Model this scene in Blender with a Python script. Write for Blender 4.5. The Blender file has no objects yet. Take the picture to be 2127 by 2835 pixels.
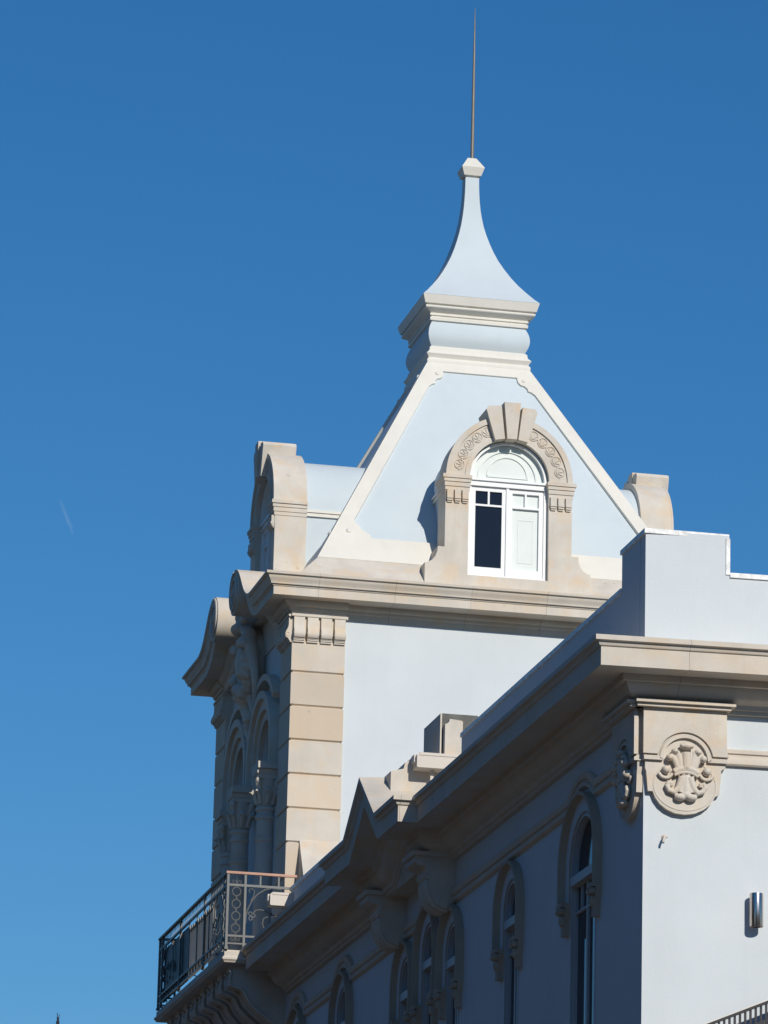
import bpy, bmesh, math, random
from math import sin, cos, pi, radians, sqrt, atan2
from mathutils import Vector, Matrix
from mathutils.geometry import tessellate_polygon

SC = bpy.context.scene
COL = SC.collection
random.seed(7)

# ------------------------------------------------------------------ camera
cam_d = bpy.data.cameras.new("camera")
cam = bpy.data.objects.new("camera", cam_d)
COL.objects.link(cam)
cam_d.sensor_width = 36.0
cam_d.lens = 12800.0 / 2835.0 * 36.0
cam_d.clip_start, cam_d.clip_end = 0.5, 12000.0
_R = Vector((0.97622966, -0.21540959, 0.02396567))
_U = -Vector((0.0797592, 0.25423202, -0.96384882))
_B = -Vector((0.20152943, 0.94284929, 0.26536974))
CAM = Vector((-12.631409, -65.389457, 1.6))
mw = Matrix.Identity(4)
for i in range(3):
    mw[i][0], mw[i][1], mw[i][2], mw[i][3] = _R[i], _U[i], _B[i], CAM[i]
cam.matrix_world = mw
SC.camera = cam

# ------------------------------------------------------------------ light
SUN = Vector((0.21, -1.0, 0.56)).normalized()          # towards the sun
EL = math.asin(SUN.z)
AZ = atan2(SUN.x, SUN.y)
world = bpy.data.worlds.new("World")
SC.world = world
world.use_nodes = True
nt = world.node_tree
bg = nt.nodes["Background"]
sky = nt.nodes.new("ShaderNodeTexSky")
sky.sky_type = 'NISHITA'
sky.sun_disc = False
sky.sun_elevation = EL
sky.sun_rotation = AZ
sky.altitude = 0
sky.air_density = 1.3
sky.dust_density = 0.0
sky.ozone_density = 10.0
hsv = nt.nodes.new("ShaderNodeHueSaturation")
hsv.inputs["Saturation"].default_value = 1.13
hsv.inputs["Hue"].default_value = 0.499
hsv.inputs["Value"].default_value = 1.0
nt.links.new(sky.outputs[0], hsv.inputs["Color"])
nt.links.new(hsv.outputs[0], bg.inputs["Color"])
bg.inputs["Strength"].default_value = 0.081
sun_d = bpy.data.lights.new("sun", 'SUN')
sun_d.energy = 3.75
sun_d.angle = radians(0.5)
sun_d.color = (1.0, 0.94, 0.84)
sun = bpy.data.objects.new("sun", sun_d)
COL.objects.link(sun)
sun.rotation_euler = SUN.to_track_quat('Z', 'Y').to_euler()
SC.view_settings.view_transform = 'Standard'
SC.view_settings.look = 'None'
SC.view_settings.exposure = 0.0
SC.view_settings.gamma = 1.0

# ------------------------------------------------------------------ materials
def mat(name, col, rough=0.75, var=0.06, scale=1.2, bump=0.0, bscale=40, metal=0.0,
        island=0.0, warm=None, specks=0.0, joints=None, spec=0.3, streak=0.0):
    m = bpy.data.materials.new(name)
    m.use_nodes = True
    t = m.node_tree
    N, L = t.nodes, t.links
    p = N["Principled BSDF"]
    p.inputs["Roughness"].default_value = rough
    p.inputs["Metallic"].default_value = metal
    p.inputs["Specular IOR Level"].default_value = spec
    geo = N.new("ShaderNodeNewGeometry")
    pos = geo.outputs["Position"]
    def mathn(op, a, b=None, clamp=False):
        n = N.new("ShaderNodeMath"); n.operation = op; n.use_clamp = clamp
        for i, v in enumerate((a, b)):
            if v is None: continue
            if isinstance(v, (int, float)): n.inputs[i].default_value = v
            else: L.new(v, n.inputs[i])
        return n.outputs[0]
    def mixc(fac, a, b, mode='MIX'):
        n = N.new("ShaderNodeMix"); n.data_type = 'RGBA'; n.blend_type = mode
        if isinstance(fac, (int, float)): n.inputs[0].default_value = fac
        else: L.new(fac, n.inputs[0])
        for i, v in ((6, a), (7, b)):
            if isinstance(v, tuple): n.inputs[i].default_value = (*v, 1)
            else: L.new(v, n.inputs[i])
        return n.outputs[2]
    noi = N.new("ShaderNodeTexNoise")
    noi.inputs["Scale"].default_value = scale
    noi.inputs["Detail"].default_value = 5
    noi.inputs["Roughness"].default_value = 0.6
    L.new(pos, noi.inputs["Vector"])
    mr = N.new("ShaderNodeMapRange")
    mr.inputs[1].default_value, mr.inputs[2].default_value = 0.3, 0.7
    L.new(noi.outputs["Fac"], mr.inputs[0])
    dark = tuple(c * (1 - var) for c in col)
    lite = tuple(min(1, c * (1 + var * 0.6)) for c in col)
    c = mixc(mr.outputs[0], dark, lite)
    if warm:
        n2 = N.new("ShaderNodeTexNoise")
        n2.inputs["Scale"].default_value = scale * 1.7
        n2.inputs["Detail"].default_value = 3
        ad = N.new("ShaderNodeVectorMath"); ad.inputs[1].default_value = (31.7, 12.1, 5.3)
        L.new(pos, ad.inputs[0]); L.new(ad.outputs[0], n2.inputs["Vector"])
        m2 = N.new("ShaderNodeMapRange")
        m2.inputs[1].default_value, m2.inputs[2].default_value = 0.48, 0.72
        L.new(n2.outputs["Fac"], m2.inputs[0])
        c = mixc(m2.outputs[0], c, warm)
        if island:
            k = mathn('MULTIPLY', geo.outputs["Random Per Island"], 0.85)
            c = mixc(k, c, warm)
    if island:
        k = mathn('SUBTRACT', geo.outputs["Random Per Island"], 0.5)
        k = mathn('MULTIPLY', k, island * 7)
        fr = mathn('FRACT', mathn('MULTIPLY', geo.outputs["Random Per Island"], 7.31))
        fr = mathn('ADD', mathn('MULTIPLY', fr, island), 1 - island * 0.6)
        n = N.new("ShaderNodeVectorMath"); n.operation = 'SCALE'
        L.new(c, n.inputs[0]); L.new(fr, n.inputs[3]); c = n.outputs[0]
    if specks:
        n3 = N.new("ShaderNodeTexNoise")
        n3.inputs["Scale"].default_value = 9
        n3.inputs["Detail"].default_value = 2
        L.new(pos, n3.inputs["Vector"])
        m3 = N.new("ShaderNodeMapRange")
        m3.inputs[1].default_value, m3.inputs[2].default_value = 0.70, 0.76
        m3.inputs[4].default_value = specks
        L.new(n3.outputs["Fac"], m3.inputs[0])
        c = mixc(m3.outputs[0], c, tuple(x * 0.45 for x in col))
    if joints:
        sx = N.new("ShaderNodeSeparateXYZ"); L.new(pos, sx.inputs[0])
        sn = N.new("ShaderNodeSeparateXYZ"); L.new(geo.outputs["Normal"], sn.inputs[0])
        k = mathn('GREATER_THAN', mathn('ABSOLUTE', sn.outputs[0]), mathn('ADD', mathn('ABSOLUTE', sn.outputs[1]), 0.01))
        mm_ = N.new("ShaderNodeMix"); L.new(k, mm_.inputs[0]); L.new(sx.outputs[0], mm_.inputs[2]); L.new(sx.outputs[1], mm_.inputs[3])
        s = mm_.outputs[0]
        f = mathn('FRACT', mathn('DIVIDE', mathn('ADD', s, 116.0 - 0.3), joints))
        line = mathn('LESS_THAN', f, 0.008 / joints)
        c = mixc(mathn('MULTIPLY', line, 0.6), c, tuple(x * 0.3 for x in col))
        cell = mathn('FLOOR', mathn('DIVIDE', mathn('ADD', s, 116.0 - 0.3), joints))
        wn = N.new("ShaderNodeTexWhiteNoise"); wn.noise_dimensions = '1D'
        L.new(cell, wn.inputs["W"])
        if warm:
            c = mixc(mathn('MULTIPLY', wn.outputs["Value"], 0.45), c, warm)
    if streak:
        mp = N.new("ShaderNodeMapping"); mp.inputs["Scale"].default_value = (3.1, 3.1, 0.22)
        L.new(pos, mp.inputs["Vector"])
        ns = N.new("ShaderNodeTexNoise"); ns.inputs["Scale"].default_value = 1.6; ns.inputs["Detail"].default_value = 6; ns.inputs["Roughness"].default_value = .65
        L.new(mp.outputs[0], ns.inputs["Vector"])
        ms = N.new("ShaderNodeMapRange"); ms.inputs[1].default_value, ms.inputs[2].default_value = 0.52, 0.78
        ms.inputs[4].default_value = streak
        L.new(ns.outputs["Fac"], ms.inputs[0])
        c = mixc(ms.outputs[0], c, tuple(x * 0.62 for x in col))
    L.new(c, p.inputs["Base Color"])
    if bump:
        nb = N.new("ShaderNodeTexNoise")
        nb.inputs["Scale"].default_value = bscale
        nb.inputs["Detail"].default_value = 4
        L.new(pos, nb.inputs["Vector"])
        b = N.new("ShaderNodeBump")
        b.inputs["Strength"].default_value = bump
        b.inputs["Distance"].default_value = 0.01
        L.new(nb.outputs["Fac"], b.inputs["Height"])
        L.new(b.outputs[0], p.inputs["Normal"])
    return m

M = {}
M['wall'] = mat('painted_wall', (0.615, 0.66, 0.688), 0.85, 0.05, 0.9, 0.16, 45, streak=0.10)
M['panel'] = mat('pale_blue_paint', (0.55, 0.615, 0.652), 0.7, 0.045, 0.9, 0.10, 30, streak=0.10)
M['trim'] = mat('cream_white_paint', (0.71, 0.685, 0.62), 0.65, 0.06, 1.6, 0.10, 30, streak=0.12)
M['white'] = mat('white_joinery', (0.77, 0.78, 0.785), 0.4, 0.02, 2)
M['joinery'] = mat('grey_joinery', (0.46, 0.47, 0.48), 0.45, 0.05, 2)
M['shutter'] = mat('pale_shutter', (0.69, 0.735, 0.715), 0.5, 0.03, 2)
STONE, WARM = (0.615, 0.565, 0.495), (0.63, 0.51, 0.38)
M['stone'] = mat('limestone', STONE, 0.85, 0.14, 2.0, 0.35, 60, warm=WARM, specks=0.4, streak=0.22)
M['course'] = mat('limestone_course', STONE, 0.85, 0.12, 1.6, 0.25, 70, warm=WARM, specks=0.35, joints=1.16, streak=0.22)
M['block'] = mat('limestone_block', STONE, 0.85, 0.12, 1.6, 0.25, 70, warm=WARM, specks=0.4, island=0.19, streak=0.12)
M['hood'] = mat('shaded_limestone', (0.45, 0.38, 0.295), 0.85, 0.12, 1.6, 0.25, 70, specks=0.2)  # limestone made darker and browner: shade on the hoods put into the colour
M['concrete'] = mat('grey_concrete', (0.15, 0.15, 0.14), 0.95, 0.3, 6, 0.4, 50)
M['coping'] = mat('weathered_flashing', (0.86, 0.87, 0.84), 0.4, 0.4, 11, 0.1, 40, metal=0.0)
M['iron'] = mat('painted_iron', (0.125, 0.13, 0.125), 0.45, 0.1, 6, spec=0.5)
M['copperrail'] = mat('brown_handrail', (0.55, 0.33, 0.24), 0.4, 0.1, 6)
M['steel'] = mat('brushed_steel', (0.58, 0.50, 0.46), 0.2, 0.05, 12, metal=1.0)
M['rod'] = mat('weathered_rod', (0.22, 0.20, 0.17), 0.5, 0.15, 6, metal=0.3)
M['flood'] = mat('cream_housing', (0.63, 0.57, 0.50), 0.6, 0.04, 3)
M['glass'] = mat('dark_glass', (0.012, 0.014, 0.02), 0.06, 0.1, 1, spec=0.5)
M['dark'] = mat('dark_metal', (0.02, 0.02, 0.028), 0.5, 0.1, 6)
M['tile'] = mat('red_roof_tile', (0.32, 0.08, 0.06), 0.8, 0.25, 4)
M['asphalt'] = mat('asphalt', (0.075, 0.072, 0.07), 0.9, 0.2, 2)
M['paving'] = mat('paving_stone', (0.30, 0.28, 0.255), 0.9, 0.15, 1.5)
M['earth'] = mat('pale_ground', (0.19, 0.175, 0.16), 0.95, 0.2, 0.3)
M['render'] = mat('dark_render', (0.16, 0.13, 0.11), 0.9, 0.1, 0.5)
M['plaster'] = mat('neighbour_plaster', (0.45, 0.42, 0.37), 0.9, 0.1, 0.5)

def trans_mat(name, col, tr):
    m = mat(name, col, 0.8, 0.06, 3)
    t = m.node_tree
    p = t.nodes["Principled BSDF"]
    out = [n for n in t.nodes if n.type == 'OUTPUT_MATERIAL'][0]
    b = t.nodes.new("ShaderNodeBsdfTranslucent"); b.inputs[0].default_value = (*col, 1)
    mx = t.nodes.new("ShaderNodeMixShader"); mx.inputs[0].default_value = tr
    t.links.new(p.outputs[0], mx.inputs[1]); t.links.new(b.outputs[0], mx.inputs[2])
    t.links.new(mx.outputs[0], out.inputs[0])
    return m
M['sheet'] = trans_mat('translucent_sheet', (0.80, 0.79, 0.75), 0.5)
def vapour(name, a):
    m = bpy.data.materials.new(name); m.use_nodes = True
    t = m.node_tree
    p = t.nodes["Principled BSDF"]
    p.inputs["Base Color"].default_value = (0.9, 0.9, 0.9, 1)
    p.inputs["Roughness"].default_value = 1
    p.inputs["Alpha"].default_value = a
    return m
M['vapour'] = vapour('ice_vapour', 0.018)

# ------------------------------------------------------------------ mesh helpers
def FRONT(y0, c=0.0):                   # faces -Y
    return lambda u, w, d: Vector((c + u, y0 - d, w))
def STREET(x0, c=0.0):                  # faces -X
    return lambda u, w, d: Vector((x0 - d, c + u, w))
def EAST(x0, c=0.0):
    return lambda u, w, d: Vector((x0 + d, c + u, w))
def PLANE(o, U, V, N):
    o, U, V, N = Vector(o), Vector(U).normalized(), Vector(V).normalized(), Vector(N).normalized()
    return lambda u, w, d: o + U * u + V * w + N * d
WORLD = lambda x, y, z: Vector((x, y, z))

class MB:
    def __init__(s): s.v, s.f = [], []
    def add(s, vs, fs):
        o = len(s.v)
        s.v += [Vector(v) for v in vs]
        s.f += [tuple(i + o for i in f) for f in fs]
        return s
    def box(s, x0, x1, y0, y1, z0, z1, F=WORLD):
        vs = [F(x, y, z) for x in (x0, x1) for y in (y0, y1) for z in (z0, z1)]
        return s.add(vs, [(0, 1, 3, 2), (4, 6, 7, 5), (0, 4, 5, 1), (2, 3, 7, 6), (0, 2, 6, 4), (1, 5, 7, 3)])
    def plate(s, outer, d0, d1, F, holes=()):
        loops = [list(outer)] + [list(h) for h in holes]
        flat = [p for l in loops for p in l]
        tris = tessellate_polygon([[Vector((a, b, 0)) for a, b in l] for l in loops])
        n = len(flat)
        vs = [F(a, b, d0) for a, b in flat] + [F(a, b, d1) for a, b in flat]
        fs = [tuple(t) for t in tris] + [tuple(i + n for i in reversed(t)) for t in tris]
        k = 0
        for l in loops:
            m = len(l)
            for i in range(m):
                a, b = k + i, k + (i + 1) % m
                fs.append((a, b, b + n, a + n))
            k += m
        return s.add(vs, fs)
    def ring(s, cu, cw, r0, r1, a0, a1, d0, d1, F, n=32):
        full = abs(a1 - a0 - 2 * pi) < 1e-6
        vs = []
        for i in range(n + 1):
            a = a0 + (a1 - a0) * i / n
            for r in (r0, r1):
                for d in (d0, d1):
                    vs.append(F(cu + r * cos(a), cw + r * sin(a), d))
        fs = []
        for i in range(n):
            k, j = 4 * i, 4 * i + 4
            fs += [(k, k + 1, j + 1, j), (k + 2, j + 2, j + 3, k + 3), (k, j, j + 2, k + 2), (k + 1, k + 3, j + 3, j + 1)]
        if not full:
            e = 4 * n
            fs += [(0, 2, 3, 1), (e, e + 1, e + 3, e + 2)]
        return s.add(vs, fs)
    def tube(s, pts, r, n=8, closed=False, r_end=None):
        pts = [Vector(p) for p in pts]
        m = len(pts)
        vs, fs = [], []
        up = None
        for i, p in enumerate(pts):
            a = pts[(i - 1) % m] if (closed or i > 0) else p
            b = pts[(i + 1) % m] if (closed or i < m - 1) else p
            t = (b - a).normalized()
            if up is None:
                up = Vector((0, 0, 1)) if abs(t.z) < 0.9 else Vector((1, 0, 0))
            x = t.cross(up)
            if x.length < 1e-5: x = t.orthogonal()
            x.normalize(); y = x.cross(t).normalized(); up = y
            rr = r if r_end is None else r + (r_end - r) * i / (m - 1)
            for k in range(n):
                an = 2 * pi * k / n
                vs.append(p + x * (rr * cos(an)) + y * (rr * sin(an)))
        for i in range(m if closed else m - 1):
            j = (i + 1) % m
            for k in range(n):
                l = (k + 1) % n
                fs.append((i * n + k, i * n + l, j * n + l, j * n + k))
        if not closed:
            fs.append(tuple(range(n - 1, -1, -1)))
            fs.append(tuple((m - 1) * n + k for k in range(n)))
        return s.add(vs, fs)
    def ball(s, c, rx, ry=None, rz=None, n=12, F=None):
        ry = ry or rx; rz = rz or rx
        c = Vector(c); vs, fs = [], []
        h = n // 2
        G = F or WORLD
        for i in range(h + 1):
            th = pi * i / h
            for k in range(n):
                ph = 2 * pi * k / n
                vs.append(G(c.x + rx * sin(th) * cos(ph), c.y + ry * cos(th), c.z + rz * sin(th) * sin(ph)))
        for i in range(h):
            for k in range(n):
                l = (k + 1) % n
                fs.append((i * n + k, i * n + l, (i + 1) * n + l, (i + 1) * n + k))
        return s.add(vs, fs)
    def lathe(s, prof, c, n=20):
        vs, fs = [], []
        for r, z in prof:
            for k in range(n):
                a = 2 * pi * k / n
                vs.append((c[0] + r * cos(a), c[1] + r * sin(a), z))
        m = len(prof)
        for i in range(m - 1):
            for k in range(n):
                l = (k + 1) % n
                fs.append((i * n + k, i * n + l, (i + 1) * n + l, (i + 1) * n + k))
        fs.append(tuple(range(n - 1, -1, -1)))
        fs.append(tuple((m - 1) * n + k for k in range(n)))
        return s.add(vs, fs)
    def square_loft(s, prof, cx, cy):
        vs, fs = [], []
        for h, z in prof:
            vs += [(cx - h, cy - h, z), (cx + h, cy - h, z), (cx + h, cy + h, z), (cx - h, cy + h, z)]
        for i in range(len(prof) - 1):
            for k in range(4):
                l = (k + 1) % 4
                fs.append((4 * i + k, 4 * i + l, 4 * i + 4 + l, 4 * i + 4 + k))
        fs.append((3, 2, 1, 0)); e = 4 * (len(prof) - 1)
        fs.append((e, e + 1, e + 2, e + 3))
        return s.add(vs, fs)
    def sweep(s, prof, path, F=WORLD, closed=False, flip=False, fz=None):
        """prof: closed list of (out, h). path: list of 2D points; out is measured along the path's right-hand normal.
        F(a, b, h) maps."""
        m = len(path); k = len(prof)
        P = [Vector(p) for p in path]
        vs, fs = [], []
        for i in range(m):
            a = P[(i - 1) % m] if (closed or i > 0) else None
            b = P[(i + 1) % m] if (closed or i < m - 1) else None
            def nrm(p, q):
                t = (q - p).normalized()
                return Vector((t.y, -t.x)) if not flip else Vector((-t.y, t.x))
            if a is None: nn = nrm(P[i], b)
            elif b is None: nn = nrm(a, P[i])
            else:
                n1, n2 = nrm(a, P[i]), nrm(P[i], b)
                nn = (n1 + n2)
                nn = nn / max(0.2, (1 + n1.dot(n2)))
            for o, h in prof:
                q = P[i] + nn * o
                vs.append(F(q.x, q.y, h))
        for i in range(m if closed else m - 1):
            j = (i + 1) % m
            for a in range(k):
                b = (a + 1) % k
                fs.append((i * k + a, i * k + b, j * k + b, j * k + a))
        if not closed:
            tris = tessellate_polygon([[Vector((o, h, 0)) for o, h in prof]])
            fs += [tuple(t) for t in tris] + [tuple((m - 1) * k + x for x in reversed(t)) for t in tris]
        return s.add(vs, fs)
    def build(s, name, m, parent=None, ang=38, loc=None):
        me = bpy.data.meshes.new(name)
        o0 = Vector((0, 0, 0))
        me.from_pydata([tuple(v) for v in s.v], [], s.f)
        bm = bmesh.new(); bm.from_mesh(me)
        bmesh.ops.recalc_face_normals(bm, faces=bm.faces)
        bm.to_mesh(me); bm.free()
        me.polygons.foreach_set("use_smooth", [True] * len(me.polygons))
        me.set_sharp_from_angle(angle=radians(ang))
        me.materials.append(m)
        o = bpy.data.objects.new(name, me)
        COL.objects.link(o)
        if parent is not None:
            o.parent = parent
        return o

def fuse(o, vox, it=4):
    m = o.modifiers.new('fuse', 'REMESH'); m.mode = 'VOXEL'; m.voxel_size = vox; m.use_smooth_shade = True
    m = o.modifiers.new('soften', 'SMOOTH'); m.iterations = it; m.factor = .5
    return o

def arc(cu, cw, r, a0, a1, n=24):
    return [(cu + r * cos(a0 + (a1 - a0) * i / n), cw + r * sin(a0 + (a1 - a0) * i / n)) for i in range(n + 1)]

def thing(name, label, cat, group=None):
    o = bpy.data.objects.new(name, None)
    o.empty_display_size = 0.3
    COL.objects.link(o)
    o['label'] = label; o['category'] = cat
    if group: o['group'] = group
    return o
def tag(o, label, cat, group=None):
    o['label'] = label; o['category'] = cat
    if group: o['group'] = group
    return o
def structure(o, kind='structure'):
    o['kind'] = kind
    return o

# ================================================================== ground
g = MB().box(-3000, 3000, -3000, 3000, -1.0, -0.16).build('ground', M['earth']); structure(g)
g = MB().box(-16.0, -2.2, -400, 400, -0.15, 0.0).build('street', M['asphalt']); structure(g)
g = MB().box(-2.2, 0.0, -400, 400, -0.15, 0.13).build('pavement', M['paving']); structure(g)

# ---- unseen terrace added across the street to shade the street front
for i in range(9):
    hy0 = -34 + i * 8.2
    hh = 14.5 + [0, 1.5, .4, 2.2, .8, 1.9, .2, 1.2, .6][i]
    th = thing('townhouse', 'unseen tall dark rendered townhouse, added across the street for shade', 'house', 'unseen townhouses added across the street')
    hb = MB().box(-26, -16.2, hy0, hy0 + 8.2, 0, hh)
    hb.build('wall', M['render'], th)
    MB().box(-26.2, -15.9, hy0 + .01, hy0 + 8.19, hh, hh + .4).build('roof', M['asphalt'], th)
    for fl in range(7):
        for k in range(3):
            y = hy0 + 1.2 + k * 2.3
            MB().box(-16.22, -16.17, y, y + 1.2, 1.2 + fl * 3.6, 3.2 + fl * 3.6).build('window', M['glass'], th)

for i in range(9):  # second unseen row, added behind the camera to cut low sky light
    hx0 = -52 + i * 14.0
    hh = 20 + [0, 2.5, 1.2, 3, .6, 2, 3.2, 1, 2.2][i]
    th = thing('townhouse', 'unseen tall rendered townhouse, added across the square to block sky glow', 'house', 'unseen townhouses added across the square')
    MB().box(hx0, hx0 + 14.0, -116, -102, 0, hh).build('wall', M['render'], th)
    MB().box(hx0 + .01, hx0 + 13.99, -116.3, -101.7, hh, hh + .5).build('roof', M['asphalt'], th)
    for fl in range(8):
        for k in range(4):
            x = hx0 + 1.6 + k * 3.1
            MB().box(x, x + 1.3, -102.05, -101.97, 1.4 + fl * 3.9, 3.6 + fl * 3.9).build('window', M['glass'], th)

# ================================================================== TOWER
TX, TY = 6.6, 6.2
DC = 3.30                    # dormer centre line
RC = 3.36                    # roof centre
tower = thing('tower', 'square corner tower with concave white spire, stone dormers and rusticated quoins', 'tower')

# ---- street-side arches
SPR, RIN = 16.62, 0.55
ARC = [2.13, 4.18]
def arch_hole(c, r, spring, bottom, n=24):
    return [(c - r, bottom), (c + r, bottom)] + arc(c, spring, r, 0, pi, n)
w = MB()
st = STREET(0.12)
w.plate([(0.06, 0), (TY - 0.06, 0), (TY - 0.06, 18.5), (0.06, 18.5)], -0.30, 0.0, st,
        [arch_hole(c, RIN, SPR, 13.25) for c in ARC])
w.box(0.42, TX - 0.06, 0.06, TY - 0.06, 0, 18.45)
w.box(0.12, 0.42, 0.06, 0.40, 0, 18.45)
w.build('wall', M['wall'], tower)

for c in ARC:
    fr = MB()
    F = STREET(0.36, c)
    r = RIN
    fr.plate([(-r, 13.25), (r, 13.25)] + arc(0, SPR, r, 0, pi), -0.05, 0.02, F,
             [[(-r + .07, 13.35), (-.04, 13.35), (-.04, 16.5), (-r + .07, 16.5)],
              [(.04, 13.35), (r - .07, 13.35), (r - .07, 16.5), (.04, 16.5)],
              [(-r + .09, 16.62), (r - .09, 16.62)] + arc(0, SPR, r - .07, 0.1, pi - .1)])
    fo = fr.build('window', M['joinery'], tower)
    pn = MB().plate([(-r, 13.25), (r, 13.25)] + arc(0, SPR, r, 0, pi), -0.07, -0.055, F)
    pn.build('pane', M['glass'], fo)
    av = MB()
    F = STREET(0.12, c)
    for r0_, r1_, dd in ((RIN, .70, .08), (.70, .86, .13), (.86, .98, .19)):
        for sg in (-1, 1):
            av.box(min(sg * r0_, sg * r1_), max(sg * r0_, sg * r1_), 16.30, SPR, 0, dd, F)
    av.ring(0, SPR, RIN, 0.70, 0, pi, 0.0, 0.08, F)
    av.ring(0, SPR, 0.70, 0.86, 0, pi, 0.0, 0.13, F)
    av.ring(0, SPR, 0.86, 0.98, 0, pi, 0.0, 0.19, F)
    av.ring(0, SPR + .02, 1.12, 1.22, radians(38), radians(142), 0.0, 0.16, F)
    av.build('archivolt', M['stone'], tower)

# ---- columns
for yc, cx_ in ((1.30, -.08), (3.155, -.12), (5.02, .07)):
    co = MB()
    co.lathe([(0.17, 13.0), (0.17, 13.3), (0.145, 13.34), (0.15, 13.42), (0.132, 13.48), (0.130, 14.5), (0.126, 15.10),
              (0.142, 15.12), (0.142, 15.17), (0.124, 15.19), (0.124, 15.44), (0.15, 15.46), (0.15, 15.50), (0.128, 15.52),
              (0.128, 15.57), (0.15, 15.59), (0.15, 15.63), (0.125, 15.65), (0.125, 15.8)], (cx_, yc))
    c_o = co.build('column', M['stone'], tower)
    ca = MB()
    ca.lathe([(0.128, 15.66), (0.135, 15.76), (0.15, 15.88), (0.17, 16.03), (0.175, 16.06)], (cx_, yc), 16)
    ca.box(cx_ - .17, cx_ + .24, yc - .19, yc + .19, 16.13, 16.20)
    ca.box(cx_ - .155, cx_ + .24, yc - .175, yc + .175, 16.06, 16.13)
    for sx in (-1, 1):
        for sy in (-1, 1):
            q = Vector((cx_ + sx * .145, yc + sy * .155, 16.02))
            ca.ball(q, .045, .05, .055, 10)
            ca.tube([Vector((cx_ + sx * .09, yc + sy * .09, 15.84)), Vector((cx_ + sx * .13, yc + sy * .13, 15.95)), q], .03, 6, r_end=.05)
    for k in range(8):
        a = 2 * pi * k / 8
        d = Vector((cos(a), sin(a), 0))
        b0 = Vector((cx_, yc, 0)) + d * .13
        ca.tube([b0 + Vector((0, 0, 15.68)), b0 + d * .03 + Vector((0, 0, 15.80)), b0 + d * .075 + Vector((0, 0, 15.89)),
                 b0 + d * .10 + Vector((0, 0, 15.84))], .036, 6)
    ca.build('capital', M['stone'], c_o)
    MB().box(min(-0.14, cx_ - .17), 0.12, yc - .24, yc + .24, 16.20, 16.30).build('impost', M['stone'], tower)
for c in ARC:
    for sg in (-1, 1):
        k_ = MB().lathe([(.075, 13.25), (.06, 13.4), (.058, 15.3), (.075, 15.32), (.075, 15.38), (.058, 15.4), (.06, 15.9), (.10, 16.1), (.10, 16.3)], (.21, c + sg * (RIN - .01)), 12)
        k_.build('colonette', M['stone'], tower)

# ---- quoins
JOINTS = [18.33, 17.454, 16.940, 16.425, 15.912, 15.398, 14.887, 14.37, 13.86, 13.35, 12.84, 12.33, 11.82]
def quoin(u0, u1, v0, v1):
    q = MB()
    for a, b in zip(JOINTS[:-1], JOINTS[1:]):
        z1 = a - (0.021 if a != 18.33 else 0); z0 = b + 0.021
        e = 0.021
        i = 0.036
        sec = [(i, z0 - e), (0, z0), (0, z1), (i, z1 + e if a != 18.33 else z1)]
        # chamfered block: four-ring loft
        vs, fs = [], []
        for ins, z in sec:
            vs += [(u0 + ins, v0 + ins, z), (u1 - ins, v0 + ins, z), (u1 - ins, v1 - ins, z), (u0 + ins, v1 - ins, z)]
        for k in range(3):
            for j in range(4):
                l = (j + 1) % 4
                fs.append((4 * k + j, 4 * k + l, 4 * k + 4 + l, 4 * k + 4 + j))
        fs += [(3, 2, 1, 0), (12, 13, 14, 15)]
        q.add(vs, fs)
    return q.build('quoin', M['block'], tower, 20)
quoin(0.0, 0.806, 0.0, 0.82)
quoin(0.0, 0.806, TY - 0.82, TY)
quoin(TX - 0.806, TX, 0.0, 0.82)

# ---- quoin capitals: a row of four scroll brackets on each face
def scroll_bracket(mb, F, u0, wid):
    prof = [(0, 18.30), (.045, 18.30), (.05, 18.26), (.052, 18.16), (.06, 18.12), (.085, 18.07), (.10, 18.03), (.098, 17.99),
            (.08, 17.965), (.055, 17.96), (.055, 17.945), (.045, 17.945), (.045, 17.925), (.03, 17.925), (.03, 17.90), (0, 17.90)]
    k = len(prof)
    vs = [F(u0, h, o) for o, h in prof] + [F(u0 + wid, h, o) for o, h in prof]
    fs = [(i, (i + 1) % k, (i + 1) % k + k, i + k) for i in range(k)]
    tr = tessellate_polygon([[Vector((o, h, 0)) for o, h in prof]])
    fs += [tuple(t) for t in tr] + [tuple(x + k for x in reversed(t)) for t in tr]
    mb.add(vs, fs)
    for uu in (u0 + .0, u0 + wid):
        pts = [F(uu, 18.02 + .028 * sin(t), .062 + .028 * cos(t)) for t in [x * pi / 6 for x in range(12)]]
        mb.tube(pts, .008, 6, True)
def capital(F1, F2):
    c = MB()
    for F in (F1, F2):
        if F is None: continue
        for k in range(4):
            scroll_bracket(c, F, 0.015 + k * .205, .165)
        c.box(-0.02, .83, 18.285, 18.325, -.02, .06, F)
    return c.build('quoin_capital', M['stone'], tower)
capital(FRONT(0, 0), STREET(0, 0))
capital(None, STREET(0, TY - .82))
capital(FRONT(0, TX - .82), None)

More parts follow.
